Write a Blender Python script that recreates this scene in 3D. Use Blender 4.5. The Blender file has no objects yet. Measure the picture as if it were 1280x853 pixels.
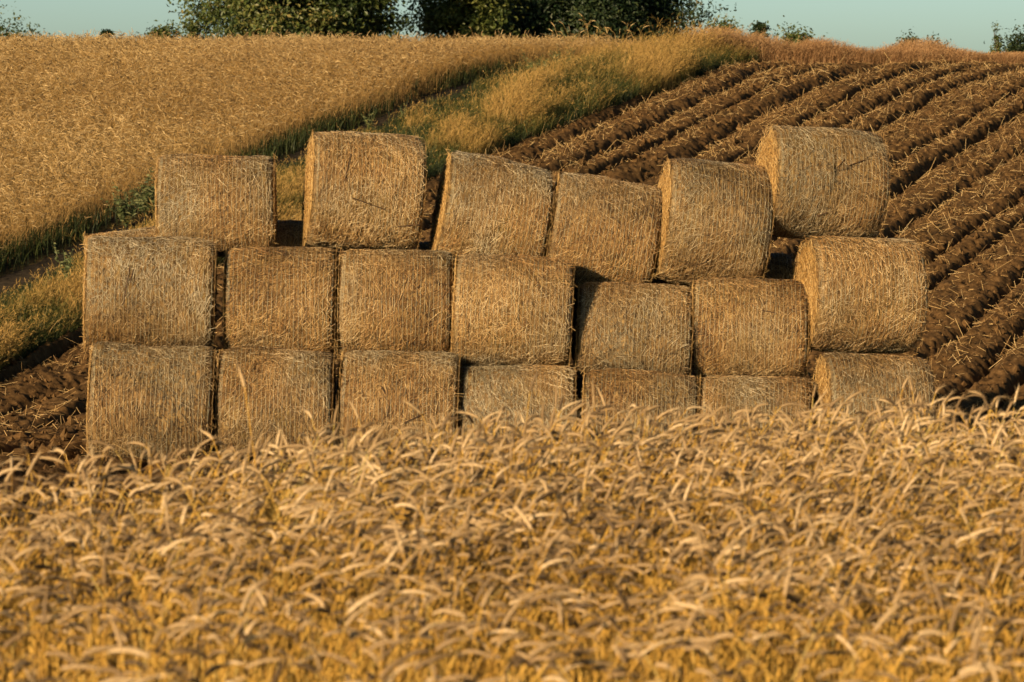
import bpy, math, random
import numpy as np

rng = np.random.default_rng(11)
random.seed(11)
C = bpy.context.scene.collection
R = math.radians

# ------------------------------------------------------------------ camera numbers
F = 4200.0                 # focal length in pixels of a 1280 px wide picture
CAMZ, YH = 3.2, 200.0      # eye height, row of the eye-level horizon


def px2x(px, d): return (px - 640.0) / F * d
def py2z(py, d): return CAMZ - (py - YH) / F * d


# ------------------------------------------------------------------ noise
class Noise:
    def __init__(self, seed, n=64):
        r = np.random.default_rng(seed)
        self.n = n
        self.t2 = r.random((n, n)) * 2 - 1
        self.t3 = r.random((32, 32, 32)) * 2 - 1

    def n2(self, x, y):
        n = self.n
        xi = np.floor(x).astype(np.int64); yi = np.floor(y).astype(np.int64)
        fx = x - xi; fy = y - yi
        fx = fx * fx * (3 - 2 * fx); fy = fy * fy * (3 - 2 * fy)
        t = self.t2
        a = t[xi % n, yi % n]; b = t[(xi + 1) % n, yi % n]
        c = t[xi % n, (yi + 1) % n]; d = t[(xi + 1) % n, (yi + 1) % n]
        return (a * (1 - fx) + b * fx) * (1 - fy) + (c * (1 - fx) + d * fx) * fy

    def n3(self, x, y, z):
        n = 32
        xi = np.floor(x).astype(np.int64); yi = np.floor(y).astype(np.int64); zi = np.floor(z).astype(np.int64)
        fx = x - xi; fy = y - yi; fz = z - zi
        fx = fx * fx * (3 - 2 * fx); fy = fy * fy * (3 - 2 * fy); fz = fz * fz * (3 - 2 * fz)
        t = self.t3; o = 0
        for i, wx in ((0, 1 - fx), (1, fx)):
            for j, wy in ((0, 1 - fy), (1, fy)):
                for k, wz in ((0, 1 - fz), (1, fz)):
                    o = o + t[(xi + i) % n, (yi + j) % n, (zi + k) % n] * wx * wy * wz
        return o


NZ = Noise(3)
NZ2 = Noise(8)


def sstep(a, b, x):
    t = np.clip((x - a) / (b - a), 0, 1)
    return t * t * (3 - 2 * t)


def unit(v):
    return v / np.maximum(np.linalg.norm(v, axis=-1, keepdims=True), 1e-9)


# ------------------------------------------------------------------ mesh builder
class MB:
    def __init__(self):
        self.v = []; self.q = []; self.t = []; self.a = []; self.k = []; self.n = 0

    def add(self, v, quads=None, tris=None, tint=0.5, kind=0.0):
        v = np.asarray(v, dtype=np.float64).reshape(-1, 3)
        if quads is not None and len(quads): self.q.append(np.asarray(quads, dtype=np.int64).reshape(-1, 4) + self.n)
        if tris is not None and len(tris): self.t.append(np.asarray(tris, dtype=np.int64).reshape(-1, 3) + self.n)
        self.v.append(v)
        self.a.append(np.broadcast_to(np.asarray(tint, dtype=np.float64), (len(v),)))
        self.k.append(np.broadcast_to(np.asarray(kind, dtype=np.float64), (len(v),)))
        self.n += len(v)

    def build(self, name, mat, parent=None, smooth=True):
        V = np.concatenate(self.v).astype(np.float32)
        q = np.concatenate(self.q) if self.q else np.zeros((0, 4), np.int64)
        t = np.concatenate(self.t) if self.t else np.zeros((0, 3), np.int64)
        me = bpy.data.meshes.new(name)
        me.vertices.add(len(V)); me.vertices.foreach_set('co', V.ravel())
        loops = np.concatenate([q.ravel(), t.ravel()]).astype(np.int32)
        me.loops.add(len(loops)); me.loops.foreach_set('vertex_index', loops)
        st = np.concatenate([np.arange(len(q)) * 4, len(q) * 4 + np.arange(len(t)) * 3]).astype(np.int32)
        me.polygons.add(len(st)); me.polygons.foreach_set('loop_start', st)
        me.update(calc_edges=True)
        me.polygons.foreach_set('use_smooth', np.full(len(st), smooth))
        for nm, arr in (('tint', self.a), ('kindv', self.k)):
            at = me.attributes.new(nm, 'FLOAT', 'POINT')
            at.data.foreach_set('value', np.concatenate(arr).astype(np.float32))
        o = bpy.data.objects.new(name, me); C.objects.link(o)
        o.data.materials.append(mat)
        if parent is not None: o.parent = parent
        return o


def tube(mb, P, r, S=4, bn=None, tint=0.5, kind=0.0, flat=1.0, phase=None):
    """N curves of K points -> tubes.  P (N,K,3), r (N,K) or (K,), bn (N,3) constant binormal."""
    N, K, _ = P.shape
    T = np.gradient(P, axis=1); T = unit(T)
    if bn is None:
        ref = np.zeros((N, 3)); ref[:, 1] = 1; ref[:, 0] = .3
        bn = ref
    b = np.broadcast_to(bn[:, None, :], P.shape)
    n = unit(np.cross(T, b)); b2 = unit(np.cross(n, T))
    r = np.broadcast_to(r, (N, K))
    an = np.arange(S) * 2 * np.pi / S + .4
    V = P[:, :, None, :] + r[:, :, None, None] * (np.cos(an)[None, None, :, None] * n[:, :, None, :] * flat + np.sin(an)[None, None, :, None] * b2[:, :, None, :])
    idx = np.arange(N * K * S).reshape(N, K, S)
    a = idx[:, :-1, :]; c = idx[:, 1:, :]
    q = np.stack([a, np.roll(a, -1, 2), np.roll(c, -1, 2), c], -1).reshape(-1, 4)
    tt = np.asarray(tint); kk = np.asarray(kind)
    if tt.ndim == 1: tt = np.repeat(tt, K * S)
    if kk.ndim == 1: kk = np.repeat(kk, K * S)
    mb.add(V, q, None, tt, kk)


def ribbon(mb, P, w, side, tint=0.5, kind=0.0):
    """N curves of K points -> flat blades; w (N,K) or (K,), side (N,3) or (N,K,3)."""
    N, K, _ = P.shape
    if side.ndim == 2: side = np.broadcast_to(side[:, None, :], P.shape)
    w = np.broadcast_to(w, (N, K))[:, :, None]
    V = np.stack([P - side * w * .5, P + side * w * .5], 2)
    idx = np.arange(N * K * 2).reshape(N, K, 2)
    q = np.stack([idx[:, :-1, 0], idx[:, :-1, 1], idx[:, 1:, 1], idx[:, 1:, 0]], -1).reshape(-1, 4)
    tt = np.asarray(tint); kk = np.asarray(kind)
    if tt.ndim == 1: tt = np.repeat(tt, K * 2)
    if kk.ndim == 1: kk = np.repeat(kk, K * 2)
    mb.add(V, q, None, tt, kk)


def slivers(mb, P, T, Nn, l, w, tint, kind=0.0, h=.45):
    """split straws: a roof-shaped strip of two faces with a closed underside."""
    N = len(P)
    T = unit(T); S = unit(np.cross(T, Nn)); U = np.cross(S, T)
    l = np.broadcast_to(l, (N,))[:, None]; w = np.broadcast_to(w, (N,))[:, None]
    a = P - T * l / 2; b = P + T * l / 2
    V = np.stack([a - S * w / 2, a + U * w * h, a + S * w / 2, b - S * w / 2, b + U * w * h, b + S * w / 2], 1)
    i = (np.arange(N) * 6)[:, None]
    q = np.concatenate([i + np.array([[0, 1, 4, 3]]), i + np.array([[1, 2, 5, 4]]), i + np.array([[2, 0, 3, 5]])], 0)
    mb.add(V, q, None, np.repeat(np.broadcast_to(tint, (N,)), 6), np.repeat(np.broadcast_to(kind, (N,)), 6))


# ------------------------------------------------------------------ naming
def tag(o, label=None, cat=None, group=None, kind=None):
    if label: o['label'] = label
    if cat: o['category'] = cat
    if group: o['group'] = group
    if kind: o['kind'] = kind
    return o


def thing(name, label, cat, loc=(0, 0, 0), group=None):
    o = bpy.data.objects.new(name, None); C.objects.link(o)
    o.empty_display_size = .2
    o.location = loc
    return tag(o, label, cat, group)


# ------------------------------------------------------------------ materials
def new_mat(name, rough=.8, spec=.2):
    m = bpy.data.materials.new(name); m.use_nodes = True
    nt = m.node_tree; b = nt.nodes['Principled BSDF']
    b.inputs['Roughness'].default_value = rough
    b.inputs['Specular IOR Level'].default_value = spec
    return m, nt, b


def ramp(nt, stops, interp='LINEAR'):
    r = nt.nodes.new('ShaderNodeValToRGB'); r.color_ramp.interpolation = interp
    e = r.color_ramp.elements
    while len(e) < len(stops): e.new(.5)
    for el, (p, c) in zip(e, stops):
        el.position = p; el.color = (*c, 1)
    return r


def attr(nt, name):
    a = nt.nodes.new('ShaderNodeAttribute'); a.attribute_name = name
    return a


def translucent(nt, b, col_socket, amount):
    tr = nt.nodes.new('ShaderNodeBsdfTranslucent'); mx = nt.nodes.new('ShaderNodeMixShader')
    nt.links.new(col_socket, tr.inputs['Color'])
    mx.inputs[0].default_value = amount
    nt.links.new(b.outputs[0], mx.inputs[1]); nt.links.new(tr.outputs[0], mx.inputs[2])
    nt.links.new(mx.outputs[0], nt.nodes['Material Output'].inputs['Surface'])


def tint_mat(name, stops, rough=.75, spec=.25, trans=0.0, stops2=None):
    m, nt, b = new_mat(name, rough, spec)
    a = attr(nt, 'tint'); r = ramp(nt, stops); nt.links.new(a.outputs['Fac'], r.inputs[0])
    out = r.outputs[0]
    if stops2:
        r2 = ramp(nt, stops2); nt.links.new(a.outputs['Fac'], r2.inputs[0])
        k = attr(nt, 'kindv'); mx = nt.nodes.new('ShaderNodeMix'); mx.data_type = 'RGBA'
        nt.links.new(k.outputs['Fac'], mx.inputs[0]); nt.links.new(out, mx.inputs[6]); nt.links.new(r2.outputs[0], mx.inputs[7])
        out = mx.outputs[2]
    nt.links.new(out, b.inputs['Base Color'])
    if trans: translucent(nt, b, out, trans)
    return m


def noise_node(nt, scale, detail=6, rough=.6, vec=None):
    n = nt.nodes.new('ShaderNodeTexNoise'); n.inputs['Scale'].default_value = scale
    n.inputs['Detail'].default_value = detail; n.inputs['Roughness'].default_value = rough
    if vec is not None: nt.links.new(vec, n.inputs['Vector'])
    return n


def straw_body(name, cols, stretch):
    """matted straw: streaky noise stretched along the wrap, blotchy stains, bump."""
    m, nt, b = new_mat(name, .85, .15)
    tc = nt.nodes.new('ShaderNodeTexCoord')
    oi = nt.nodes.new('ShaderNodeObjectInfo')
    ad = nt.nodes.new('ShaderNodeVectorMath'); ad.operation = 'ADD'
    sc = nt.nodes.new('ShaderNodeVectorMath'); sc.operation = 'SCALE'; sc.inputs['Scale'].default_value = 37.0
    cb = nt.nodes.new('ShaderNodeCombineXYZ')
    for i in range(3): nt.links.new(oi.outputs['Random'], cb.inputs[i])
    nt.links.new(cb.outputs[0], sc.inputs[0])
    nt.links.new(tc.outputs['Object'], ad.inputs[0]); nt.links.new(sc.outputs[0], ad.inputs[1])
    mp = nt.nodes.new('ShaderNodeMapping'); mp.inputs['Scale'].default_value = stretch
    nt.links.new(ad.outputs[0], mp.inputs[0])
    n1 = noise_node(nt, 1.0, 8, .7, mp.outputs[0])
    n2 = noise_node(nt, 2.2, 4, .55, ad.outputs[0])
    r1 = ramp(nt, [(.30, cols[0]), (.5, cols[1]), (.68, cols[2])])
    nt.links.new(n1.outputs['Fac'], r1.inputs[0])
    r2 = ramp(nt, [(.42, (1, 1, 1)), (.72, cols[3])])
    nt.links.new(n2.outputs['Fac'], r2.inputs[0])
    mx = nt.nodes.new('ShaderNodeMix'); mx.data_type = 'RGBA'; mx.blend_type = 'MULTIPLY'; mx.inputs[0].default_value = 1
    nt.links.new(r1.outputs[0], mx.inputs[6]); nt.links.new(r2.outputs[0], mx.inputs[7])
    nt.links.new(mx.outputs[2], b.inputs['Base Color'])
    bp = nt.nodes.new('ShaderNodeBump'); bp.inputs['Strength'].default_value = .9; bp.inputs['Distance'].default_value = .02
    nt.links.new(n1.outputs['Fac'], bp.inputs['Height']); nt.links.new(bp.outputs[0], b.inputs['Normal'])
    return m


M_roll = straw_body('matted_straw', [(.05, .028, .011), (.16, .095, .036), (.32, .215, .088), (.62, .64, .54)], (28, 9, 9))
M_end = straw_body('cut_straw_end', [(.10, .055, .018), (.26, .15, .048), (.44, .28, .095), (.8, .75, .65)], (22, 22, 22))
M_straw = tint_mat('loose_straw', [(0, (.04, .021, .010)), (.2, (.20, .102, .036)), (.5, (.44, .255, .09)), (.78, (.63, .42, .178)), (1, (.78, .60, .33))], .55, .35, 0, [(0, (.03, .022, .014)), (.2, (.12, .09, .05)), (.5, (.26, .20, .11)), (.78, (.40, .33, .20)), (1, (.60, .52, .36))])
M_strawend = tint_mat('loose_straw_end', [(0, (.10, .05, .016)), (.3, (.30, .175, .055)), (.7, (.44, .28, .10)), (1, (.58, .41, .18))], .55, .35)
M_litter = tint_mat('straw_litter', [(0, (.16, .09, .035)), (.35, (.36, .225, .085)), (.8, (.52, .36, .15)), (1, (.62, .46, .23))], .6, .3)
M_wheat = tint_mat('ripe_wheat',
                   [(0, (.46, .25, .04)), (.5, (.66, .39, .07)), (.85, (.74, .48, .11)), (1, (.62, .47, .15))], .6, .3, .22,
                   [(0, (.10, .065, .033)), (.3, (.31, .205, .098)), (.8, (.48, .335, .17)), (1, (.62, .46, .26))])
M_hillwheat = tint_mat('ripe_wheat_hill',
                   [(0, (.28, .16, .045)), (.5, (.39, .24, .075)), (1, (.48, .32, .12))], .6, .3, .18,
                   [(0, (.20, .125, .05)), (.4, (.36, .24, .10)), (.8, (.47, .33, .145)), (1, (.56, .41, .20))])
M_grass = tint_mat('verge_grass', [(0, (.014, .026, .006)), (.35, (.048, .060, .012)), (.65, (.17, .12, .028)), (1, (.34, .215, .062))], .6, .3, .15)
M_redgrass = tint_mat('red_dry_grass', [(0, (.13, .07, .028)), (.45, (.30, .165, .07)), (1, (.46, .29, .14))], .65, .25, .3)
M_weed = tint_mat('weed_leaf', [(0, (.03, .05, .016)), (.5, (.09, .115, .04)), (1, (.21, .21, .09))], .6, .3, .25)
M_leafA = tint_mat('leaf_broad', [(0, (.02, .036, .010)), (.5, (.06, .085, .018)), (.8, (.11, .115, .026)), (1, (.18, .145, .04))], .5, .4, .25)
M_leafB = tint_mat('leaf_light', [(0, (.03, .055, .015)), (.5, (.08, .105, .02)), (1, (.16, .16, .04))], .5, .4, .3)
M_leafC = tint_mat('leaf_dark', [(0, (.006, .016, .006)), (.5, (.016, .034, .012)), (1, (.05, .065, .02))], .5, .35, .2)
M_bark, nt, b = new_mat('bark', .9, .1)
n = noise_node(nt, 14, 6, .7); r_ = ramp(nt, [(.3, (.035, .025, .018)), (.7, (.13, .095, .065))])
nt.links.new(n.outputs['Fac'], r_.inputs[0]); nt.links.new(r_.outputs[0], b.inputs['Base Color'])
M_net, nt, b = new_mat('net_wrap', .45, .4)
n = noise_node(nt, 5, 3, .5); r_ = ramp(nt, [(.35, (.22, .17, .09)), (.65, (.36, .34, .23))])
nt.links.new(n.outputs['Fac'], r_.inputs[0]); nt.links.new(r_.outputs[0], b.inputs['Base Color'])


def soil_mat(name, cols, sc):
    m, nt, b = new_mat(name, .95, .08)
    tc = nt.nodes.new('ShaderNodeTexCoord')
    n1 = noise_node(nt, sc, 8, .65, tc.outputs['Object']); n2 = noise_node(nt, .6, 4, .6, tc.outputs['Object'])
    r1 = ramp(nt, [(.3, cols[0]), (.55, cols[1]), (.75, cols[2])])
    nt.links.new(n1.outputs['Fac'], r1.inputs[0])
    r2 = ramp(nt, [(.35, (.8, .8, .8)), (.65, (1.1, 1.05, 1.0))]); nt.links.new(n2.outputs['Fac'], r2.inputs[0])
    mx = nt.nodes.new('ShaderNodeMix'); mx.data_type = 'RGBA'; mx.blend_type = 'MULTIPLY'; mx.inputs[0].default_value = 1
    nt.links.new(r1.outputs[0], mx.inputs[6]); nt.links.new(r2.outputs[0], mx.inputs[7])
    nt.links.new(mx.outputs[2], b.inputs['Base Color'])
    bp = nt.nodes.new('ShaderNodeBump'); bp.inputs['Strength'].default_value = .8; bp.inputs['Distance'].default_value = .03
    nt.links.new(n1.outputs['Fac'], bp.inputs['Height']); nt.links.new(bp.outputs[0], b.inputs['Normal'])
    return m


M_soil = soil_mat('ploughed_soil', [(.045, .026, .010), (.105, .061, .024), (.19, .118, .05)], 9)
M_track = soil_mat('track_dirt_in_shade', [(.022, .019, .013), (.04, .032, .022), (.065, .05, .035)], 5)  # dirt colour darkened to carry the shade the wheat throws on the track
M_ground = soil_mat('ground_soil', [(.06, .042, .018), (.10, .075, .03), (.15, .12, .05)], 4)


# ------------------------------------------------------------------ terrain
def hz(x, d):
    x = np.asarray(x, float); d = np.asarray(d, float)
    z = .6 * (1 - sstep(17, 30, d)) - .62 * sstep(38, 47, d)
    s0, s1, s2, sl = 45.0, 49.0, 76.0, .1735
    a = np.clip(d - s0, 0, s1 - s0)
    z = z + sl * a * a / (2 * (s1 - s0)) + sl * np.clip(d - s1, 0, s2 - s1)
    e = np.clip(d - s2, 0, 24)                      # the slope eases over the crest and falls away behind it
    z = z + sl * e - (sl / 24) * e * e * .88
    z = z - .05 * np.clip(d - (s2 + 24), 0, 60)
    return z


_dd = np.linspace(47, 90, 2000)
_yy = YH - F * (hz(0, _dd) - CAMZ) / _dd


def ground_at(px, py):
    """the point of the slope that the photograph shows at a column and row (survey of the track and verge)."""
    k = np.argmin(np.abs(_yy - py)); d = _dd[k]
    return px2x(px, d), d


_c = np.array([ground_at(*p) for p in ((-130, 415), (0, 366), (100, 322), (240, 256), (380, 192), (520, 136), (620, 104), (700, 84))])
_cp = np.polyfit(_c[:, 1], _c[:, 0], 3)
_e = np.array([ground_at(*p) for p in ((0, 462), (110, 408), (606, 194), (728, 148), (838, 108), (892, 90))])
FAN = .006


def cx(d): return np.where(d < 84, np.polyval(_cp, d), np.polyval(_cp, 84) + (d - 84) * .62)
def vco(x, d): return (x - cx(d)) / (1 + FAN * (d - 50))
def xfromv(v, d): return cx(d) + v * (1 + FAN * (d - 50))
_ev = vco(_e[:, 0], _e[:, 1])
print('track', np.round(_c, 2).tolist(), 'verge', np.round(_ev, 2), np.round(_e[:, 1], 1))
def verge_edge(d): return np.interp(d, _e[:, 1], _ev) - 2.2 * sstep(0, 8, 49 - np.asarray(d))


CREST = 85.0


def verge_start(d): return np.interp(d, [55, 60, 75], [.55, .35, .25])
def wheat_start(d): return np.interp(d, [55, 75, 85], [.95, .72, .5])


def soil_mask(x, d):
    v = vco(x, d)
    return sstep(0, .35, v - verge_edge(d)) * (1 - sstep(CREST, CREST + .8, d - .03 * x)) * sstep(25, 26, d)


def furrow_phase(v, d):
    wob = .30 * NZ.n2(d * .13 + 5, v * .2) + .06 * NZ2.n2(d * .6, v * .8) + .16 * np.sin(v * 2.1 + .4) + .10 * np.sin(v * 3.7 + d * .03)
    return (v + wob) / 1.02


def furrow(x, d):
    v = vco(x, d)
    ph = furrow_phase(v, d)
    fr = ph - np.floor(ph)
    row = np.floor(ph).astype(np.int64)
    amp = .30 + .13 * NZ.n2(row * 3.7 + .5, d * .12) + .05 * NZ2.n2(row * 1.7, d * .9)
    # rounded crest, narrow furrow whose lee (right-hand) face is the steep one
    prof = np.where(fr < .79, np.sin(np.clip(fr / .42, 0, 1) * np.pi / 2) ** .6, np.cos((fr - .79) / .21 * np.pi / 2) ** .7)
    amp = amp * (.45 + .55 * sstep(44, 50, d))
    z = amp * (prof - .55)
    z = z + .022 * NZ.n2(x * 3.3, d * 1.2) + .022 * NZ2.n2(x * 8.1, d * 5.0) + .042 * NZ.n2(x * 15.3, d * 10.0) 
    z = z + .030 * np.abs(NZ2.n2(x * 27., d * 19.))
    return z


def soil_z(x, d):
    m = soil_mask(x, d)
    return hz(x, d) + m * furrow(x, d)


def grid_sheet(name, xs, ds, zf, mat, mask=None, kind='structure'):
    X, D = np.meshgrid(xs, ds)
    Z = zf(X, D)
    V = np.stack([X, D, Z], -1).reshape(-1, 3)
    nx, nd = len(xs), len(ds)
    i = (np.arange(nd - 1)[:, None] * nx + np.arange(nx - 1)[None, :])
    q = np.stack([i, i + 1, i + nx + 1, i + nx], -1).reshape(-1, 4)
    if mask is not None:
        mk = mask(X, D).ravel()
        q = q[(mk[q] > 0).any(1)]
        used = np.unique(q); rem = np.full(len(V), -1); rem[used] = np.arange(len(used)); V = V[used]; q = rem[q]
    mb = MB(); mb.add(V, q)
    o = mb.build(name, mat); o['kind'] = kind
    return o


xs = np.concatenate([np.linspace(-900, -30, 30)[:-1], np.arange(-30, 30, .5), np.linspace(30, 900, 30)])
ds = np.concatenate([np.linspace(-300, -10, 14)[:-1], np.arange(-10, 100, .5), np.linspace(100, 1600, 60)])
grid_sheet('ground', xs, ds, lambda x, d: hz(x, d) - .32 * sstep(0, .6, vco(x, d) - verge_edge(d) - .3) * sstep(26.5, 27.5, d) * (1 - sstep(CREST - 1, CREST - .2, d - .03 * x)) * (1 - sstep(17.5, 19, np.abs(x))) , M_ground)
grid_sheet('ploughed_field', np.arange(-9.5, 17.4, .04), np.concatenate([np.arange(24, 33, .12), np.arange(33, 47, .05), np.arange(47, 60, .05), np.arange(60, 87, .065)]),
           lambda x, d: soil_z(x, d) - .02 * (1 - soil_mask(x, d)), M_soil, soil_mask)
# the farm track
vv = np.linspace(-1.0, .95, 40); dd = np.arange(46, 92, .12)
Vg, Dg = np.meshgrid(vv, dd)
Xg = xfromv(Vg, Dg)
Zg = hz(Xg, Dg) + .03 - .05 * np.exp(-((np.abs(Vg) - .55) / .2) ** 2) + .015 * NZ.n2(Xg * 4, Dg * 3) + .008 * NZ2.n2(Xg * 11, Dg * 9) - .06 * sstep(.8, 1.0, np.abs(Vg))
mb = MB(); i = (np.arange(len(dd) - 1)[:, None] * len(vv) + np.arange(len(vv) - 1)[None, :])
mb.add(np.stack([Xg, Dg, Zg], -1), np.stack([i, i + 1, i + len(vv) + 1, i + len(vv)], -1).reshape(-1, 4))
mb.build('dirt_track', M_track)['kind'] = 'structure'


# ------------------------------------------------------------------ straw bales
def bale_parts(parent, L, D, seed, full=True, dent=None, twigs=()):
    r_ = np.random.default_rng(seed)
    Rr = D / 2; rim = .10
    ox, oy, oz = r_.random(3) * 30
    tone = (r_.uniform(-.16, .08), r_.uniform(-.45, .4))
    a2, p2, a3, p3, cone = r_.uniform(.004, .022), r_.uniform(0, 6.28), r_.uniform(.002, .009), r_.uniform(0, 6.28), r_.uniform(-.022, .022)

    def rad(x, th):
        y = -np.cos(th); z = np.sin(th)
        n = .030 * NZ.n3(x * 1.7 + ox, y * 1.6 + oy, z * 1.6 + oz) + .010 * NZ2.n3(x * 6 + ox, y * 3 + oy, z * 3 + oz) + .006 * NZ.n3(x * 17 + ox, y * 7 + oy, z * 7 + oz)
        e = np.clip(np.abs(x) - (L / 2 - rim), 0, rim)
        rr = Rr + n - .012 - (rim - np.sqrt(np.maximum(rim * rim - e * e, 0)))
        rr = rr + Rr * (a2 * np.cos(2 * (th - p2)) + a3 * np.cos(3 * (th - p3)) + cone * x / L - .01)
        rr = rr - .035 * sstep(.45, 1.0, -z)        # settled flat underneath
        rr = rr - .02 * (np.abs(x) / (L / 2)) ** 4
        if dent is not None:
            rr = rr - .05 * np.exp(-((x - dent[0]) / .03) ** 2 - ((th - dent[1]) / .22) ** 2)
        return rr

    # side
    nx = 66 if full else 20; na = 120 if full else 40
    xs_ = np.concatenate([[-L / 2], -L / 2 + rim * (1 - np.cos(np.linspace(.3, np.pi / 2, 5))), np.linspace(-L / 2 + rim, L / 2 - rim, nx)[1:-1], L / 2 - rim * (1 - np.cos(np.linspace(np.pi / 2, .3, 5))), [L / 2]])
    th_ = np.arange(na) * 2 * np.pi / na
    X, TH = np.meshgrid(xs_, th_, indexing='ij')
    RR = rad(X, TH)
    if full: RR = RR + .006 * r_.standard_normal(RR.shape) * (np.abs(X) < L / 2 - .01)
    X = X * (1 + .016 * NZ.n2(TH * 2.2 / np.pi * 3 + ox, np.sign(X) * 3 + oy) * (np.abs(X) / (L / 2)) ** 3)
    V = np.stack([X, -RR * np.cos(TH), RR * np.sin(TH)], -1)
    idx = np.arange(V.shape[0] * na).reshape(-1, na)
    q = np.stack([idx[:-1], np.roll(idx[:-1], -1, 1), np.roll(idx[1:], -1, 1), idx[1:]], -1).reshape(-1, 4)
    mb = MB(); mb.add(V, q); mb.build('straw_roll', M_roll, parent)
    # ends: slightly domed, ragged spiral of cut straw
    for s in (-1, 1):
        rr = RR[0 if s < 0 else -1]
        ks = np.linspace(1, 0.02, 18 if full else 6)
        Rg = rr[None, :] * ks[:, None]
        Tg = np.broadcast_to(th_[None, :], Rg.shape)
        bulge = .010 * (1 - ks ** 2)[:, None] + .010 * np.sin(ks[:, None] * 40 + Tg) * (ks[:, None] < .97) * (ks[:, None] > .1)
        Xg_ = s * (L / 2 - .002 + bulge + (.010 * r_.standard_normal(Rg.shape) * (ks[:, None] < .99) if full else 0))
        V = np.stack([Xg_, -Rg * np.cos(Tg), Rg * np.sin(Tg)], -1)
        idx = np.arange(len(ks) * na).reshape(-1, na)
        q = np.stack([idx[:-1], np.roll(idx[:-1], -1, 1), np.roll(idx[1:], -1, 1), idx[1:]], -1).reshape(-1, 4)
        if s > 0: q = q[:, ::-1]
        mb = MB(); mb.add(V, q)
        e = mb.build('end_face', M_end, parent)
        ns = 900 if full else 90
        rp = Rr * np.sqrt(r_.random(ns)) * .93; tp = r_.random(ns) * 2 * np.pi
        P = np.stack([np.full(ns, s * (L / 2 + .006)) + s * .010 * (1 - (rp / Rr) ** 2), -rp * np.cos(tp), rp * np.sin(tp)], -1)
        circ = np.stack([np.zeros(ns), np.sin(tp), np.cos(tp)], -1); rd = np.stack([np.zeros(ns), -np.cos(tp), np.sin(tp)], -1)
        al = r_.normal(0, .8, ns)
        T = np.cos(al)[:, None] * circ + np.sin(al)[:, None] * rd
        T[:, 0] += s * np.abs(r_.normal(0, .14, ns))
        Nn = np.zeros((ns, 3)); Nn[:, 0] = s
        mb = MB(); slivers(mb, P, T, Nn, r_.uniform(.05, .15, ns), r_.uniform(.003, .006, ns), r_.random(ns))
        # wisps that stick out round the rim
        nw = 14 if full else 8
        tp = r_.random(nw) * 2 * np.pi; rp = Rr * r_.uniform(.86, 1.0, nw)
        P = np.stack([np.full(nw, s * (L / 2 + .02)), -rp * np.cos(tp), rp * np.sin(tp)], -1)
        T = np.stack([s * r_.uniform(.4, 1, nw), r_.normal(0, .6, nw), r_.normal(-.15, .6, nw)], -1)
        slivers(mb, P, T, Nn[:nw], r_.uniform(.04, .11, nw), r_.uniform(.003, .005, nw), r_.uniform(.4, 1, nw))
        w = mb.build('straw_ends', M_strawend, e); w['kind'] = 'stuff'
    # straw lying in the wrap
    ns = 11500 if full else 260
    x = r_.uniform(-L / 2 + .03, L / 2 - .03, ns); th = r_.uniform(R(-105), R(140), ns) if full else r_.uniform(0, 2 * np.pi, ns)
    rr = rad(x, th) + r_.uniform(-.006, .010, ns)
    nn = np.stack([np.zeros(ns), -np.cos(th), np.sin(th)], -1); cc = np.stack([np.zeros(ns), np.sin(th), np.cos(th)], -1)
    P = np.stack([x, -rr * np.cos(th), rr * np.sin(th)], -1)
    # swirl: the lay of the straw drifts from patch to patch
    base = 1.1 * NZ2.n3(x * 1.6 + oz, P[:, 1] * 1.3 + ox, P[:, 2] * 2.0 + oy)
    al = np.where(r_.random(ns) < .42, base + r_.normal(0, .5, ns), r_.uniform(-1.57, 1.57, ns))
    T = np.cos(al)[:, None] * cc + np.sin(al)[:, None] * np.array([1., 0, 0]) + nn * r_.normal(0, .045, ns)[:, None]
    l = np.clip(r_.gamma(3.0, .026, ns), .025, .22)
    l = np.minimum(l, 2.2 * (L / 2 + .02 - np.abs(x)) / np.maximum(np.abs(np.sin(al)), .2))
    blot = NZ2.n3(x * 2.6 + ox, P[:, 1] * 2.2 + oy, P[:, 2] * 2.2 + oz)
    tn = np.clip(r_.normal(.50, .30, ns) + .24 * blot + .2 * NZ.n3(x * 2 + oy, P[:, 1] * 2 + oz, P[:, 2] * 2 + ox), 0, 1)
    dk = r_.random(ns) < .05; tn = np.where(dk, r_.uniform(0, .1, ns), tn)
    mb = MB(); slivers(mb, P, T, nn, l, r_.uniform(.0018, .0045, ns), np.clip(tn + tone[0], 0, 1), np.clip(.5 + .9 * NZ.n3(x * 1.5 + oz, P[:, 1] * 1.4 + oy, P[:, 2] * 1.4 + ox) + .5 * blot + tone[1], 0, 1))
    for (tx, tth, ta, tl) in twigs:
        tn_ = np.array([[0, -np.cos(R(tth)), np.sin(R(tth))]]); tc_ = np.array([[0, np.sin(R(tth)), np.cos(R(tth))]])
        pp = np.array([[tx, 0, 0]]) + tn_ * (rad(np.array([tx]), np.array([R(tth)]))[0] + .016)
        slivers(mb, pp, np.cos(R(ta)) * tc_ + np.sin(R(ta)) * np.array([[1., 0, 0]]), tn_, tl, .011, .02)
    w = mb.build('loose_straw', M_straw, parent); w['kind'] = 'stuff'
    # net: fine threads right round the roll, gathered at both edges
    if full:
        xr = np.concatenate([np.arange(-L / 2 + .05, L / 2 - .05, .046), -L / 2 + .02 + np.arange(4) * .009, L / 2 - .02 - np.arange(2) * .009])
        xr = xr + r_.normal(0, .002, len(xr))
        K = 73
        tt = np.linspace(0, 2 * np.pi, K)
        X, TH = np.meshgrid(xr, tt, indexing='ij')
        X = X + .006 * np.sin(TH * 3 + X * 9 + ox) + .003 * np.sin(TH * 11 + X * 50)
        X = np.clip(X, -L / 2 + .004, L / 2 - .004)
        RR = rad(X, TH) + .0115
        P = np.stack([X, -RR * np.cos(TH), RR * np.sin(TH)], -1)
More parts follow.
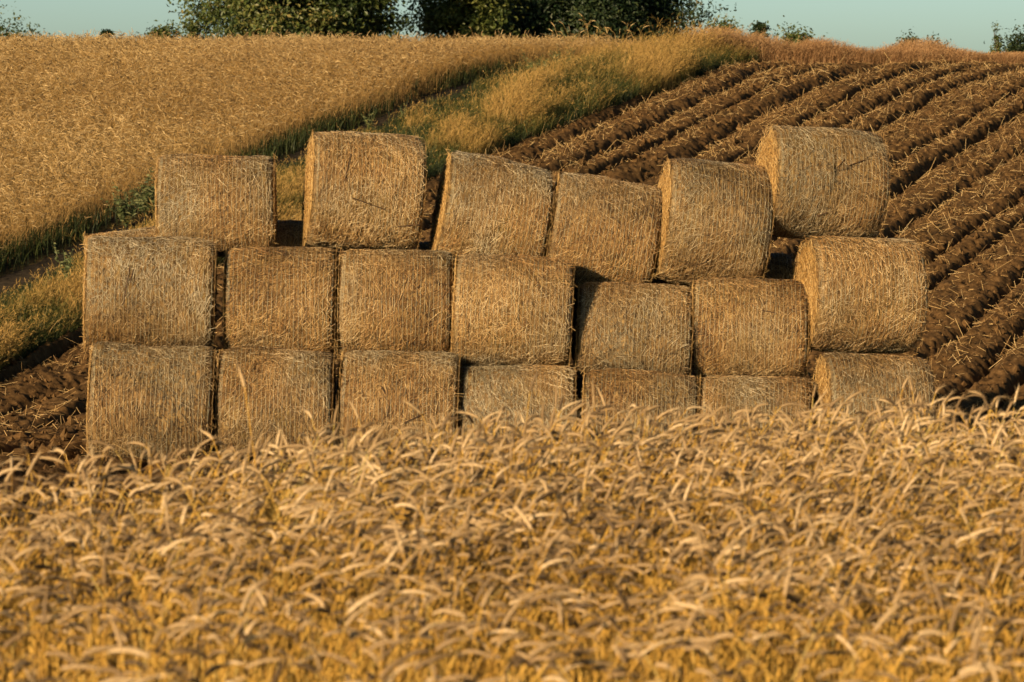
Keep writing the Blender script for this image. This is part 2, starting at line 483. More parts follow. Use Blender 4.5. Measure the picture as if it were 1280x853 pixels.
        sd = np.zeros_like(P); sd[..., 0] = 1
        mb = MB(); ribbon(mb, P, np.full(K, .0027), sd)
        mb.build('net_wrap', M_net, parent)


def bale(label, xl, xr, ytl, ytr, D, d, yaw, seed, full=True, group=None, dent=None, twigs=()):
    """xl,xr: silhouette columns, ytl,ytr: top rows at both ends, D diameter, d distance of the axis, yaw in degrees."""
    pxm = F / d
    xc = px2x((xl + xr) / 2, d); w = (xr - xl) / pxm
    app = R(yaw) + math.atan2(xc, d)
    L = (w - D * abs(math.sin(app))) / math.cos(app)
    roll = math.atan2(ytr - ytl, xr - xl)          # positive: right end lower
    ztop = py2z((ytl + ytr) / 2, d)
    root = thing('straw_bale', label, 'straw bale', (xc, d, ztop - D / 2), group)
    root.rotation_euler = (0, roll, R(yaw))
    bale_parts(root, L, D, seed, full, dent, twigs)
    return root


FG = 'round straw bales stacked in three rows'
rows = [
    # bottom row
    ('straw bale at the left end of the bottom row, next to bare soil', 110, 267, 428, 434, 1.30, 35.8, 4, None),
    ('second straw bale of the bottom row, a lone wheat ear rising before it', 271, 417, 433, 437, 1.28, 35.96, 2, None),
    ('third straw bale of the bottom row, with dark sticks on its side', 424, 574, 435, 440, 1.28, 36.08, 0, None),
    ('fourth straw bale of the bottom row, set back and shaded at its left edge', 577, 717, 455, 458, 1.2, 36.15, 0, None),
    ('fifth straw bale of the bottom row, only a low strip above the wheat', 727, 870, 462, 468, 1.15, 36.1, -1, None),
    ('sixth straw bale of the bottom row, greenish and mostly hidden by wheat', 873, 1013, 467, 473, 1.15, 36.1, -3, None),
    ('straw bale at the right end of the bottom row, beside the ploughed furrows', 1012, 1171, 440, 447, 1.28, 36.0, 5, None),
    # middle row
    ('wide straw bale at the left end of the middle row', 107, 268, 292, 297, 1.3, 36.35, 5, None),
    ('second straw bale of the middle row, right of a dark gap', 281, 421, 306, 308, 1.28, 36.6, 2, None),
    ('third straw bale of the middle row, right under the tall tilted top bale', 424, 565, 308, 311, 1.28, 36.65, 1, None),
    ('fourth straw bale of the middle row, standing forward and shading its right neighbour', 568, 713, 314, 321, 1.3, 36.48, 0, None),
    ('fifth straw bale of the middle row, small, with a shadow over its left edge', 721, 864, 351, 358, 1.12, 36.65, -1, None),
    ('sixth straw bale of the middle row, grey green net on its side', 865, 1009, 347, 350, 1.14, 36.7, -3, None),
    ('large straw bale at the right end of the middle row, orange left end showing', 989, 1160, 291, 297, 1.35, 36.6, 8, None),
    # top row
    ('low straw bale at the left end of the top row, in front of the track', 197, 345, 193, 192, 1.2, 37.35, 3, None),
    ('tall straw bale second in the top row, tilted a little, dark twig on its side', 379, 530, 159, 171, 1.36, 37.2, 8, None),
    ('third straw bale of the top row, leaning right beside a dark gap', 541, 687, 185, 211, 1.3, 37.2, 7, None),
    ('fourth straw bale of the top row, leaning right and sunk between its neighbours', 684, 822, 210, 233, 1.3, 37.3, 1, None),
    ('fifth straw bale of the top row, large, over the sixth middle bale', 815, 965, 191, 207, 1.42, 37.05, 5, None),
    ('straw bale at the right end of the top row, dented, highest of the stack', 939, 1111, 152, 164, 1.3, 37.1, 9, (.02, .25)),
]
TW = {2: ((.17, -4, 62, .22), (-.10, 2, 10, .12), (-.16, 22, -30, .1)), 7: ((-.24, 12, 8, .42), (-.19, 20, 12, .16)),
      15: ((.0, -9, 105, .38), (.47, -28, 78, .26), (-.25, 24, 10, .34)), 19: ((.06, 22, 40, .14), (.24, 24, 66, .2), (-.1, -30, 60, .12)), 12: ((.2, 25, 100, .16),)}
for i, (lb, xl, xr, a, b_, D, d, yw, dn) in enumerate(rows):
    bale(lb, xl, xr, a, b_, D, d, yw, 100 + i, True, FG, dn, TW.get(i, ()))
# rear rows: a few show between and above the front ones
bale('straw bale in the rear row peeking out above the left middle bale', 112, 262, 290, 272, 1.28, 37.85, 4, 200, True, FG)
bale('straw bale in the rear row seen in shade between two top bales', 285, 425, 276, 276, 1.28, 37.95, 2, 201, True, FG)
bale('shaded straw bale end in the rear row, in the gap beside the right top bale', 850, 992, 311, 314, 1.28, 37.95, -1, 202, True, FG)
for i, (xl, xr, y) in enumerate(((428, 566, 300), (570, 706, 315), (710, 846, 325), (1000, 1140, 300))):
    bale('straw bale hidden in the rear middle row, behind the top row bales', xl, xr, y, y, 1.26, 38.0, 1, 210 + i, False, 'bales hidden in the rear middle row')
for i in range(7):
    xl = 128 + i * 147
    bale('straw bale hidden at ground level behind the bottom row', xl, xl + 145, 432 + 4 * i, 433 + 4 * i, 1.24, 37.35, 1, 220 + i, False, 'bales hidden behind the bottom row')


# ------------------------------------------------------------------ wheat
def wheat(mb, X, D_, Z, H, r_, detail, ear_len=.105, az=None, scale=1.0, nods=None):
    N = len(X)
    az = r_.uniform(0, 2 * np.pi, N) if az is None else az
    h = np.stack([np.cos(az), np.sin(az), np.zeros(N)], -1); bn = np.stack([-np.sin(az), np.cos(az), np.zeros(N)], -1)
    Ks, Ke, S = (6, 9, 4) if detail else (3, 4, 3)
    nod = r_.uniform(1.35, 2.5, N) if nods is None else r_.uniform(*nods, N)                     # angle from upright at the ear's tip
    strt = r_.random(N) < .1; nod = np.where(strt, r_.uniform(.3, 1.2, N), nod)
    lean = np.abs(r_.normal(.05, .07, N))
    neck = nod * r_.uniform(.42, .72, N)
    s = np.linspace(0, 1, Ks)
    ths = lean[:, None] + (neck - lean)[:, None] * np.clip((s - .72) / .28, 0, 1)[None, :] ** 1.5
    ds_ = H[:, None] * np.diff(s)[None, :]
    tm = (ths[:, 1:] + ths[:, :-1]) / 2
    base = np.stack([X, D_, Z], -1)
    px = np.concatenate([np.zeros((N, 1)), np.cumsum(np.sin(tm) * ds_, 1)], 1); pz = np.concatenate([np.zeros((N, 1)), np.cumsum(np.cos(tm) * ds_, 1)], 1)
    P = base[:, None, :] + px[:, :, None] * h[:, None, :] + pz[:, :, None] * np.array([0, 0, 1.])
    pn = .22 * NZ.n2(X * .35 + 3, D_ * .22) + .12 * NZ2.n2(X * 1.1, D_ * .7)
    tint = np.clip(r_.normal(.5, .25, N) + pn, 0, 1)
    tube(mb, P, np.linspace(.0032, .0019, Ks)[None, :] * scale * np.ones((N, 1)), 3, bn, tint, 0.0)
    # ear
    el = ear_len * r_.uniform(.6, 1.25, N) * scale
    u = np.linspace(0, 1, Ke)
    the = neck[:, None] + (nod - neck)[:, None] * u[None, :] ** .9
    de = el[:, None] / (Ke - 1) * np.ones((1, Ke - 1)); tme = (the[:, 1:] + the[:, :-1]) / 2
    ex = np.concatenate([np.zeros((N, 1)), np.cumsum(np.sin(tme) * de, 1)], 1); ez = np.concatenate([np.zeros((N, 1)), np.cumsum(np.cos(tme) * de, 1)], 1)
    E = P[:, -1][:, None, :] + ex[:, :, None] * h[:, None, :] + ez[:, :, None] * np.array([0, 0, 1.])
    prof = np.interp(u, [0, .12, .5, .85, 1], [.35, .95, 1., .7, .12])
    if detail: prof = prof * np.where(np.arange(Ke) % 2 == 0, .82, 1.12)
    er = .0064 * r_.uniform(.75, 1.25, N)[:, None] * prof[None, :] * scale
    te = np.clip(r_.normal(.5, .32, N) + pn, 0, 1)
    tube(mb, E, er, S, bn, te, 1.0, 1.15)
    # awns
    na = 22 if detail else 5
    ia = r_.integers(1, Ke - 1, (N, na))
    Pa = np.take_along_axis(E, ia[:, :, None], 1)
    ta = np.take_along_axis(the, ia, 1)
    T = np.sin(ta)[:, :, None] * h[:, None, :] + np.cos(ta)[:, :, None] * np.array([0, 0, 1.])
    rv = unit(r_.normal(0, 1, (N, na, 3)))
    dirn = unit(T + rv * .42)
    la = r_.uniform(.025, .06, (N, na, 1)) * scale
    sd = unit(np.cross(dirn, rv + .01)) * (.0013 if detail else .0022) * scale
    Va = np.stack([Pa - sd, Pa + sd, Pa + dirn * la], 2)
    tri = np.arange(N * na * 3).reshape(-1, 3)
    mb.add(Va, None, tri, np.repeat(np.clip(te + .2, 0, 1), na * 3), 1.0)
    # dry leaves
    nl = 2 if detail else 1
    for j in range(nl):
        k = Ks // 2 + (j if detail else 0)
        ph = r_.uniform(0, 2 * np.pi, N); hh = np.stack([np.cos(ph), np.sin(ph), np.zeros(N)], -1); sdv = np.stack([-np.sin(ph), np.cos(ph), np.zeros(N)], -1)
        Lf = r_.uniform(.1, .26, N) * scale
        t = np.linspace(0, 1, 5 if detail else 3)
        dr = r_.uniform(.1, 1.1, N)
        Q = P[:, k][:, None, :] + (t[None, :] * Lf[:, None] * .7)[:, :, None] * hh[:, None, :] + ((t * .8)[None, :] * Lf[:, None] - dr[:, None] * Lf[:, None] * (t ** 2)[None, :] * 1.5)[:, :, None] * np.array([0, 0, 1.])
        ribbon(mb, Q, (np.interp(t, [0, .3, 1], [.5, 1, .1]) * .008 * scale)[None, :] * np.ones((N, 1)), sdv, np.clip(tint + .1, 0, 1), r_.uniform(0, .6, N))


# foreground field
def near_edge(x): return np.interp(x, [-2.6, -1.95, -1.72, -1.17, 0, 1.4, 2.6], [12.7, 13.3, 13.8, 14.9, 15.7, 16.5, 16.7])


n0 = 22500
dN = 5.6 + 11.2 * rng.random(n0) ** .62
xN = rng.uniform(-1, 1, n0) * (.158 * dN + 2.5)
k = (dN < near_edge(xN) + rng.normal(0, .12, n0)) & (rng.random(n0) < .30 + .70 * sstep(8.5, 13.0, dN))
xN, dN = xN[k], dN[k]
mb = MB()
azb = np.where(rng.random(len(xN)) < .55, rng.normal(R(-10), .8, len(xN)), rng.uniform(0, 2 * np.pi, len(xN)))
HN = np.clip(rng.normal(1.31, .035 + .03 * sstep(8, 14, dN), len(xN)) + .05 * sstep(12, 13.5, dN) + .02 * sstep(14, 16, dN), .9, 1.50) + .04 * NZ.n2(xN * 1.3, dN * .9)
wheat(mb, xN, dN, hz(xN, dN) - .01, HN, rng, True, .095, azb)
nb = 56000
xb = rng.uniform(-1, 1, nb); db = 5.6 + 11.2 * rng.random(nb) ** .62; xb = xb * (.158 * db + 2.5)
k = db < near_edge(xb) - .05; xb, db = xb[k], db[k]; nb = len(xb)
t = np.linspace(0, 1, 4); ab = rng.uniform(0, 2 * np.pi, nb); lb_ = np.abs(rng.normal(.03, .035, nb)); hb = rng.uniform(.85, 1.2, nb)
Pb = np.stack([xb, db, hz(xb, db) - .01], -1)[:, None, :] + np.stack([np.cos(ab)[:, None] * lb_[:, None] * hb[:, None] * t ** 1.6, np.sin(ab)[:, None] * lb_[:, None] * hb[:, None] * t ** 1.6, hb[:, None] * t], -1)
tube(mb, Pb, np.linspace(.0034, .0022, 4)[None, :], 3, np.stack([-np.sin(ab), np.cos(ab), 0 * ab], -1), np.clip(rng.normal(.6, .22, nb), 0, 1), 0.0)
o = mb.build('wheat_field', M_wheat); tag(o, 'ripe golden wheat filling the foreground, nodding ears and yellow stems', 'wheat', kind='stuff')

# hillside field
n0 = 112000
dH = 49 + 45 * rng.random(n0) ** .9
vH = -(.4 + 17 * rng.random(n0) ** 1.05)
xH = cx(dH) + vH
k = (xH > -.158 * dH - 3) & (vH < -wheat_start(dH) + .12 * rng.standard_normal(n0) + .15 * NZ.n2(dH * .7, dH * 0))
xH, dH = xH[k], dH[k]
mb = MB()
HH = np.clip(rng.normal(.74, .08, len(xH)) - .35 * (rng.random(len(xH)) < .10), .4, 1.1) + .05 * NZ.n2(xH * .5, dH * .35)
wheat(mb, xH, dH, hz(xH, dH) - .01, HH, rng, False, .12, None, 1.12)
o = mb.build('hill_wheat_field', M_hillwheat); tag(o, 'ripe wheat field covering the slope left of the track', 'wheat', kind='stuff')
print('wheat', len(xN), len(xH))


# tall single stalks
def stalk(label, x, d, z, H, ears, seed, group, mat, scale=1.0, nods=(1.1, 2.1)):
    r_ = np.random.default_rng(seed)
    root = thing('wheat_stalk', label, 'wheat stalk', (x, d, z), group)
    for j in range(ears):
        h = H * (1 if j == 0 else r_.uniform(.72, .97))
        o0 = np.zeros(1) + (0 if j == 0 else r_.normal(0, .05 * scale))
        mb = MB()
        az = np.array([r_.choice([0, np.pi]) + r_.normal(0, .5)])
        wheat(mb, o0, np.zeros(1), np.zeros(1), np.array([h]), r_, True, .12, az, scale, nods)
        mb.build('wheat_ear', mat, root)


stalk('single tall wheat ear rising above the field before the second bottom bale', px2x(338, 13.6), 13.6, float(hz(0, 13.6)), py2z(484, 13.6) - .6, 1, 5, None, M_wheat, 1.0, (.3, .7))
SG = 'tall stalks rising above the far wheat on the skyline'
for i, (px, top, ne, lb) in enumerate((
        (697, 34, 2, 'short bent stalk at the left of the skyline stalks, before the dark tree'),
        (715, 30, 4, 'bushy group of bent ears on the skyline, left of the tallest stalk'),
        (729, 24, 3, 'leafy stalk on the skyline just left of the tallest one'),
        (740, 20, 3, 'tallest stalk on the skyline, upright before the dark tree'),
        (757, 36, 2, 'low stalk on the skyline, right of the tallest stalk'),
        (772, 33, 2, 'thin upright stalk on the skyline between two ear groups'),
        (789, 30, 4, 'stalk with clustered drooping ears, at the right of the skyline stalks'))):
    d = 87.0; x = px2x(px, d); g = float(hz(x, d))
    stalk(lb, x, d, g, py2z(top, d) - g, ne, 40 + i, SG, M_hillwheat, 1.35)


# ------------------------------------------------------------------ grasses
def grass(mb, X, D_, Z, H, r_, w=.006, tint=None, wind=(.35, .1), heads=0.0, K=5):
    N = len(X)
    az = r_.uniform(0, 2 * np.pi, N); hh = np.stack([np.cos(az), np.sin(az), np.zeros(N)], -1) * r_.uniform(.1, .6, N)[:, None]
    hh = hh + np.array([wind[0], wind[1], 0])
    t = np.linspace(0, 1, K)
    P = np.stack([X, D_, Z], -1)[:, None, :] + (H[:, None] * (t ** 2)[None, :])[:, :, None] * hh[:, None, :] * .8
    P[:, :, 2] += H[:, None] * (t - .22 * t ** 3)[None, :]
    sd = unit(np.stack([-hh[:, 1], hh[:, 0], np.zeros(N)], -1) + r_.normal(0, .25, (N, 3)))
    ti = np.clip(r_.normal(.5, .2, N), 0, 1) if tint is None else tint
    ribbon(mb, P, np.interp(t, [0, .4, 1], [.7, 1, .12])[None, :] * w * r_.uniform(.6, 1.3, N)[:, None], sd, ti)
    if heads:
        k = r_.random(N) < heads; n = int(k.sum())
        if n:
            na = 7
            tip = P[k, -1]; pre = P[k, -2]; ax = tip - pre
            u = r_.uniform(0, 1.2, (n, na, 1)); B = pre[:, None, :] + ax[:, None, :] * u
            dr = unit(unit(ax)[:, None, :] + r_.normal(0, .55, (n, na, 3))); la = r_.uniform(.03, .075, (n, na, 1)) * (H[k] / .6)[:, None, None]
            s2 = unit(np.cross(dr, r_.normal(0, 1, (n, na, 3)))) * .0038
            V = np.stack([B, B + dr * la * .5 - s2, B + dr * la, B + dr * la * .5 + s2], 2)
            mb.add(V, np.arange(n * na * 4).reshape(-1, 4), None, np.repeat(np.clip(ti[k] + .25, 0, 1), na * 4))


n0 = 120000
dG = 44 + 44 * rng.random(n0)
ve = verge_edge(dG)
vs = verge_start(dG); vG = vs + (ve + .25 - vs) * rng.random(n0)
xG = xfromv(vG, dG)
k = (xG > -.158 * dG - 1.5); xG, dG, vG, ve, vs = xG[k], dG[k], vG[k], ve[k], vs[k]
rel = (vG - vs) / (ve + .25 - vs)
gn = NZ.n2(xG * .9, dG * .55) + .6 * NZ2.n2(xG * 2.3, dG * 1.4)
tin = np.clip(.36 - .3 * (1 - sstep(.1, .5, vG - vs)) + .66 * gn + rng.normal(0, .14, len(xG)) - .25 * (dG < 82) * sstep(.4, .9, NZ2.n2(xG * .5 + 3, dG * .3) + .5), 0, 1)  # blades nearest the track tinted darker, standing in for shade along it
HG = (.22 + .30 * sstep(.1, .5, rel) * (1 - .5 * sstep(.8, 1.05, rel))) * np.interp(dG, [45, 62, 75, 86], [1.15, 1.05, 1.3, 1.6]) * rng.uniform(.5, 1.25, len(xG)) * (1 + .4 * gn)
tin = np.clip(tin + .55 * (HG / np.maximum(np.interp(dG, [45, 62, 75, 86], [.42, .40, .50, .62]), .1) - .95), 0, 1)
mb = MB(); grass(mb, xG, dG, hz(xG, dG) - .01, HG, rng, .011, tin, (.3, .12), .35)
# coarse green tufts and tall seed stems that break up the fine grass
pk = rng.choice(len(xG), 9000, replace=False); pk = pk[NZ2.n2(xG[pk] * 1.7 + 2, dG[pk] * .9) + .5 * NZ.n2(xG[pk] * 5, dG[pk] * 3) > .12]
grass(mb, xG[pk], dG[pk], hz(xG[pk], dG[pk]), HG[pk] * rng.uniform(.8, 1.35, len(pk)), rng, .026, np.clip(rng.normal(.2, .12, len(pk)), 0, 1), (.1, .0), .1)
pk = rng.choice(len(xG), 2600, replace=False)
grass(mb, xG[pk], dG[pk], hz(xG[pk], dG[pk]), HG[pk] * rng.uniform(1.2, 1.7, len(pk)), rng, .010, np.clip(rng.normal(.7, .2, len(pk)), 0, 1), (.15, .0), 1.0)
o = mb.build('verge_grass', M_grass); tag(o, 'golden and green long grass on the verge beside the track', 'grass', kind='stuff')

# reddish dry grass along the crest on the right
n0 = 42000
xR = 3.0 + 16.0 * rng.random(n0)
dR = CREST + .6 + .03 * xR + 3.2 * rng.random(n0)
dens = NZ.n2(xR * .55 + 4, dR * .2) * .5 + NZ2.n2(xR * 1.4, dR * .5) * .35
HR = (.86 + .62 * dens) * np.interp(xR, [2, 5, 7, 9.5, 12, 16], [.8, 1.08, 1.0, .9, .66, .5]) * rng.uniform(.5, 1.12, n0)
mb = MB(); grass(mb, xR, dR, hz(xR, dR) - .01, HR, rng, .010, np.clip(rng.normal(.5, .22, n0) + .2 * dens - .1 * (xR > 7), 0, 1), (.2, .05), .95)
o = mb.build('dry_grass', M_redgrass); tag(o, 'reddish dry feathery grass along the crest behind the furrows', 'grass', kind='stuff')
# green weeds growing low in the wheat edge by the track
n0 = 9000
dW = 50 + 36 * rng.random(n0); vW = -wheat_start(dW) + .05 + rng.normal(0, .22, n0)
xW = cx(dW) + vW
k = (NZ.n2(dW * .35 + 9, dW * 0 + .5) + .25 > rng.random(n0) * .6) & (xW > -.158 * dW - 1)
xW, dW = xW[k], dW[k]
mb = MB(); grass(mb, xW, dW, hz(xW, dW), rng.uniform(.2, .62, len(xW)), rng, .016, np.clip(rng.normal(.16, .12, len(xW)), 0, 1), (.15, .0), .1)
o = mb.build('field_edge_grass', M_grass); tag(o, 'dark green grass growing along the wheat edge by the track', 'grass', kind='stuff')

# straw and stubble left on the ploughed soil
n0 = 95000
dS = 34 + 54 * rng.random(n0); xS = rng.uniform(-9, 16.5, n0)
vS = vco(xS, dS)
ph = furrow_phase(vS, dS); fr = ph - np.floor(ph)
clump = NZ.n2(xS * .8 + 7, dS * .6) + .5 * NZ2.n2(xS * 2.5, dS * 1.8)
k = (soil_mask(xS, dS) > .4) & (np.abs(fr - .42) < .40) & (rng.random(n0) < np.clip(.62 + .8 * clump + .22 * sstep(62, 80, dS), .04, 1) * np.where(dS < 47, .22, 1)) & (np.abs(xS) < .158 * dS + 2)
xS, dS = xS[k], dS[k]; ns = len(xS)
zS = soil_z(xS, dS)
up = np.abs(rng.normal(0, .35, ns)); up = np.where(rng.random(ns) < .22, rng.uniform(.4, 2.2, ns), up)
azs = rng.uniform(0, 2 * np.pi, ns)
T = np.stack([np.cos(azs), np.sin(azs), up], -1); lS = np.clip(rng.gamma(2.2, .065, ns), .04, .45)
P = np.stack([xS, dS, zS + .012 + .38 * lS * unit(T)[:, 2]], -1)
Nn = np.tile(np.array([0, -.5, 1.]), (ns, 1)) + rng.normal(0, .3, (ns, 3))
mb = MB(); slivers(mb, P, T, Nn, lS, rng.uniform(.004, .010, ns), rng.random(ns))
o = mb.build('straw_litter', M_litter); tag(o, 'pale straw stubble scattered along the ploughed ridges', 'straw', kind='stuff')

# soil clods
n0 = 26000
dS = 34 + 54 * rng.random(n0); xS = rng.uniform(-9, 16.5, n0)
k = (soil_mask(xS, dS) > .6) & (np.abs(xS) < .158 * dS + 2); xS, dS = xS[k], dS[k]; ns = len(xS)
oc = np.array([[1, 0, 0], [-1, 0, 0], [0, 1, 0], [0, -1, 0], [0, 0, 1], [0, 0, -1]], float)
ot = np.array([[0, 2, 4], [2, 1, 4], [1, 3, 4], [3, 0, 4], [2, 0, 5], [1, 2, 5], [3, 1, 5], [0, 3, 5]])
sz = np.clip(rng.gamma(2, .013, ns), .012, .085)
V = np.stack([xS, dS, soil_z(xS, dS) + sz * .3], -1)[:, None, :] + oc[None] * sz[:, None, None] * rng.uniform(.55, 1.3, (ns, 6, 1)) + rng.normal(0, .15, (ns, 6, 3)) * sz[:, None, None]
mb = MB(); mb.add(V, None, (ot[None] + (np.arange(ns) * 6)[:, None, None]).reshape(-1, 3))
o = mb.build('soil_clods', M_soil, smooth=False); tag(o, 'brown clods lying on the ploughed soil', 'soil', kind='stuff')


# ------------------------------------------------------------------ weeds
def weed(label, px, py, H, spread, seed, dens=1.0):
    r_ = np.random.default_rng(seed)
    x, d = ground_at(px, py); z = float(hz(x, d))
    root = thing('weed_plant', label, 'weed', (x, d, z), 'tall green weeds along the track')
    nst = int(5 * dens) + 2
    st = MB(); lf = MB()
    for j in range(nst):
        a = r_.uniform(0, 2 * np.pi); h = H * (1 if j == 0 else r_.uniform(.5, .92)); sp = spread * r_.uniform(.2, 1)
        t = np.linspace(0, 1, 7)
        P = np.stack([np.cos(a) * sp * t ** 1.4 + .02 * r_.normal(0, 1, 7) * t, np.sin(a) * sp * t ** 1.4, h * t], -1)
        tube(st, P[None], np.linspace(.007, .003, 7)[None], 4, None, .5)
        n = int(34 * h / .6)
        u = r_.uniform(.15, 1, n); Pl = np.stack([np.interp(u, t, P[:, k]) for k in range(3)], -1)
        az = r_.uniform(0, 2 * np.pi, n); ln = (.05 + .10 * (1 - u)) * r_.uniform(.6, 1.2, n) * (H / .7)
        dv = unit(np.stack([np.cos(az), np.sin(az), r_.uniform(.1, 1.3, n)], -1)); sd = unit(np.cross(dv, r_.normal(0, 1, (n, 3))))
        tt = np.linspace(0, 1, 4)
        Q = Pl[:, None, :] + dv[:, None, :] * (ln[:, None] * tt[None])[:, :, None]; Q[:, :, 2] -= (ln[:, None] * .4 * tt[None] ** 2)
        ribbon(lf, Q, np.array([.35, 1, .75, .1])[None] * (ln * .30)[:, None], sd, np.clip(r_.normal(.6, .25, n), 0, 1))
    st.build('stem', M_weed, root); o = lf.build('foliage', M_weed, root)


weed('pale green tall weed by the track, left of the bale stack', 82, 366, .85, .22, 1)
weed('small spiky weed on the verge left of the pale tall weed', 58, 376, .55, .12, 2, dens=.4)
weed('green leafy weed at the track edge above the second top bale', 463, 168, .6, .3, 3)
weed('thin upright weed on the verge right of the leafy one', 503, 158, .5, .15, 4, dens=.5)
weed('dark bushy weed at the wheat edge behind the left top bale', 183, 272, .95, .5, 5, dens=3)
weed('broad dark weed at the wheat edge left of the left top bale', 158, 286, .85, .5, 6, dens=2.4)
weed('green weed clump in the wheat edge below the skyline stalks', 668, 103, .75, .5, 7, dens=2.2)
weed('second green weed clump by the wheat edge, right of the first one there', 706, 94, .75, .5, 8, dens=2.2)
weed('small light green weed at the wheat edge above the gap in the track', 520, 122, .6, .3, 9, dens=1.2)


# ------------------------------------------------------------------ trees
def tree(name, label, px, d, width, height, mat, seed, leaf=.13, clumps=90, per=150, low=.15, group=None, depth=None, shape=1.0, csize=.5):
    r_ = np.random.default_rng(seed)
    x = px2x(px, d); z = float(hz(x, d))
    root = thing(name, label, 'tree' if name != 'bush' else 'bush', (x, d, z), group)
    depth = depth or width * .85
    # clump centres: mostly near the uneven outside of the crown
    u = unit(r_.normal(0, 1, (clumps, 3)))
    rr = r_.uniform(.05, 1, clumps) ** .5
    lob = .95 + .34 * NZ.n3(u[:, 0] * 2 + seed, u[:, 1] * 2, u[:, 2] * 2) + .16 * NZ2.n3(u[:, 0] * 5 + seed, u[:, 1] * 5, u[:, 2] * 5)
    hz0 = height * low; hc = (height - hz0) / 2
    cen = u * (rr * lob)[:, None] * np.array([width / 2, depth / 2, hc])
    if shape != 1.0: cen[:, :2] *= (1 - shape * (cen[:, 2:3] / hc + 1) / 2)
    cen[:, 2] += hz0 + hc
    cen[:, 2] = hz0 + .2 * csize + (cen[:, 2] - cen[:, 2].min()) / (cen[:, 2].max() - cen[:, 2].min()) * (height - hz0 - .9 * csize)
    # trunk and limbs
    mb = MB()
    t = np.linspace(0, 1, 8)
    P = np.stack([.04 * height * np.sin(t * 3 + seed) * t, .03 * height * np.sin(t * 2) * t, t * height * .8], -1)
    tube(mb, P[None], np.linspace(.035, .006, 8)[None] * height * (.6 if name == 'bush' else 1), 8)
    nl = min(clumps, 46)
    for j in r_.permutation(clumps)[:nl]:
        c = cen[j]; s = np.clip((c[2] - hz0) / height * .7 + .08, .06, .7)
        b0 = np.array([np.interp(s, t, P[:, k]) for k in range(3)])
        b0[2] = s * height * .8
        tt = np.linspace(0, 1, 6)[:, None]
        Q = b0 + (c - b0) * tt + np.array([0, 0, 1]) * (np.sin(tt * np.pi) * .06 * height) + r_.normal(0, .02 * height, 3) * np.sin(tt * np.pi)
        tube(mb, Q[None], np.linspace(.010, .002, 6)[None] * height, 5)
    mb.build('trunk', M_bark, root)
    # leaves
    n = clumps * per
    ci = np.repeat(np.arange(clumps), per)
    off = r_.normal(0, 1, (n, 3)) * csize * np.array([1, 1, .7]) * r_.uniform(.5, 1.2, clumps)[ci][:, None]
    P = cen[ci] + off
    nrm = unit(unit(P - np.array([0, 0, hz0 + hc * .7])) * .7 + r_.normal(0, .8, (n, 3)) + np.array([0, 0, .4]))
    a = unit(np.cross(nrm, r_.normal(0, 1, (n, 3)))); b2 = np.cross(nrm, a)
    ls = leaf * r_.uniform(.6, 1.3, n)[:, None]
    V = np.stack([P - a * ls * .55, P + b2 * ls * .3 + nrm * ls * .12, P + a * ls * .6, P - b2 * ls * .3 + nrm * ls * .12], 1)
    i4 = (np.arange(n) * 4)[:, None]
    tr = np.concatenate([i4 + np.array([[0, 2, 1]]), i4 + np.array([[0, 3, 2]])], 0)
    tint = np.clip(r_.normal(.5, .2, n) + r_.normal(0, .16, clumps)[ci], 0, 1)
    mb = MB(); mb.add(V, None, tr, np.repeat(tint, 4))
    mb.build('crown', mat, root, smooth=False)


tree('leafy_tree', 'broad green leafy tree on the skyline, left of the dark tree', 378, 112, 6.5, 7.2, M_leafA, 21, .15, 330, 270, .02, csize=.40)
tree('leafy_tree', 'light green tree on the skyline between the broad tree and dark tree', 580, 116, 3.2, 6.2, M_leafB, 22, .14, 140, 230, .02, csize=.34)
tree('dark_tree', 'large dark tree on the skyline, right of the light green one', 737, 120, 8.0, 8.2, M_leafC, 23, .14, 420, 260, .02, csize=.44)
BG = 'small far trees and bushes along the skyline'
for i, (px, top, w, d, lb, m) in enumerate((
        (16, 18, 66, 100, 'small tree at the far left of the skyline', M_leafA),
        (135, 37, 12, 98, 'tiniest bush on the left skyline, a dark dot above the wheat', M_leafC),
        (204, 33, 40, 99, 'low bush on the skyline, between the dot and the broad tree', M_leafA),
        (243, 31, 20, 98, 'small bush just left of the broad leafy tree', M_leafA),
        (902, 24, 40, 100, 'bush on the skyline at the right foot of the dark tree', M_leafB),
        (949, 27, 20, 97, 'narrow bush top above the red dry grass, right of the dark tree', M_leafC),
        (993, 31, 52, 97, 'low wide bush top above the highest red dry grass', M_leafA),
        (1135, 43, 34, 99, 'small bush on the right skyline, first of a close pair', M_leafC),
        (1170, 44, 40, 99, 'small bush on the right skyline, second of a close pair', M_leafC),
        (1266, 38, 46, 98, 'small dark tree at the far right edge of the skyline', M_leafC))):
    g = float(hz(0, d)); H = py2z(top + (5 if px > 920 else 3), d) - g
    tree('bush', lb, px, d, .85 * w / F * d, H, m, 60 + i, .10, 60, 130, .0, BG, csize=.20 * w / F * d)
tree('slender_tree', 'slender pale young tree right of the paired bushes on the skyline', 1243, 98, .7, py2z(30, 98) - float(hz(0, 98)), M_leafB, 81, .08, 30, 26, .1, csize=.10, shape=.85)

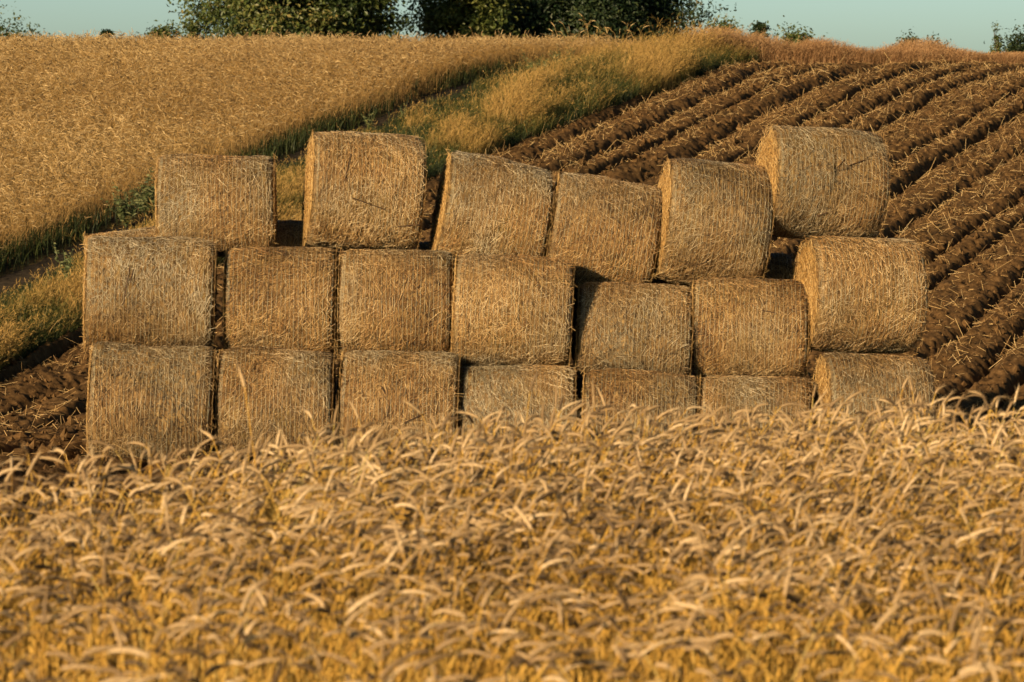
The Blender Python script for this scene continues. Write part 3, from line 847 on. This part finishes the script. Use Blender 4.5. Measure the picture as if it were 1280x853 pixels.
# ------------------------------------------------------------------ light, sky, camera
AZ, EL = 36.0, 14.6        # the sun stands low, behind the camera to the left
s = bpy.data.lights.new('sun', 'SUN'); s.energy = 5.0; s.angle = R(.5); s.color = (1.0, .73, .44)
so = bpy.data.objects.new('sun', s); C.objects.link(so)
so.rotation_euler = (R(90 - EL), 0, R(-AZ))
w = bpy.data.worlds.new('World'); bpy.context.scene.world = w; w.use_nodes = True
nt = w.node_tree; bg = nt.nodes['Background']
sky = nt.nodes.new('ShaderNodeTexSky'); sky.sky_type = 'NISHITA'; sky.sun_disc = False
sky.sun_elevation = R(EL); sky.sun_rotation = R(180 + AZ)
sky.air_density = 1.0; sky.dust_density = 2.0; sky.ozone_density = 1.5
gr = nt.nodes.new('ShaderNodeMix'); gr.data_type = 'RGBA'; gr.blend_type = 'MULTIPLY'; gr.inputs[0].default_value = 1
gr.inputs[7].default_value = (.77, .95, 1.08, 1)
tcw = nt.nodes.new('ShaderNodeTexCoord'); sx = nt.nodes.new('ShaderNodeSeparateXYZ'); nt.links.new(tcw.outputs['Generated'], sx.inputs[0])
mr = nt.nodes.new('ShaderNodeMapRange'); mr.inputs[1].default_value = .04; mr.inputs[2].default_value = .35; mr.inputs[3].default_value = 1.0; mr.inputs[4].default_value = .22
nt.links.new(sx.outputs[2], mr.inputs[0])
nt.links.new(sky.outputs[0], gr.inputs[6]); dm = nt.nodes.new('ShaderNodeVectorMath'); dm.operation = 'SCALE'
nt.links.new(gr.outputs[2], dm.inputs[0]); nt.links.new(mr.outputs[0], dm.inputs['Scale'])
nt.links.new(dm.outputs[0], bg.inputs[0]); bg.inputs[1].default_value = .104

cam = bpy.data.cameras.new('camera'); co = bpy.data.objects.new('camera', cam); C.objects.link(co)
cam.sensor_width = 36; cam.lens = F / 1280 * 36; cam.clip_end = 5000; cam.clip_start = .1
co.location = (0, 0, CAMZ)
co.rotation_euler = (R(90) - math.atan((426.5 - YH) / F), 0, 0)
cam.dof.use_dof = True; cam.dof.focus_distance = 36.0; cam.dof.aperture_fstop = 6.0
sc = bpy.context.scene; sc.camera = co
sc.render.engine = 'CYCLES'
sc.view_settings.view_transform = 'Standard'; sc.view_settings.look = 'None'
sc.view_settings.exposure = .84; sc.view_settings.gamma = 1; sc.view_settings.use_curve_mapping = False
sc.cycles.max_bounces = 6; sc.cycles.diffuse_bounces = 1; sc.cycles.transmission_bounces = 4; sc.cycles.glossy_bounces = 2
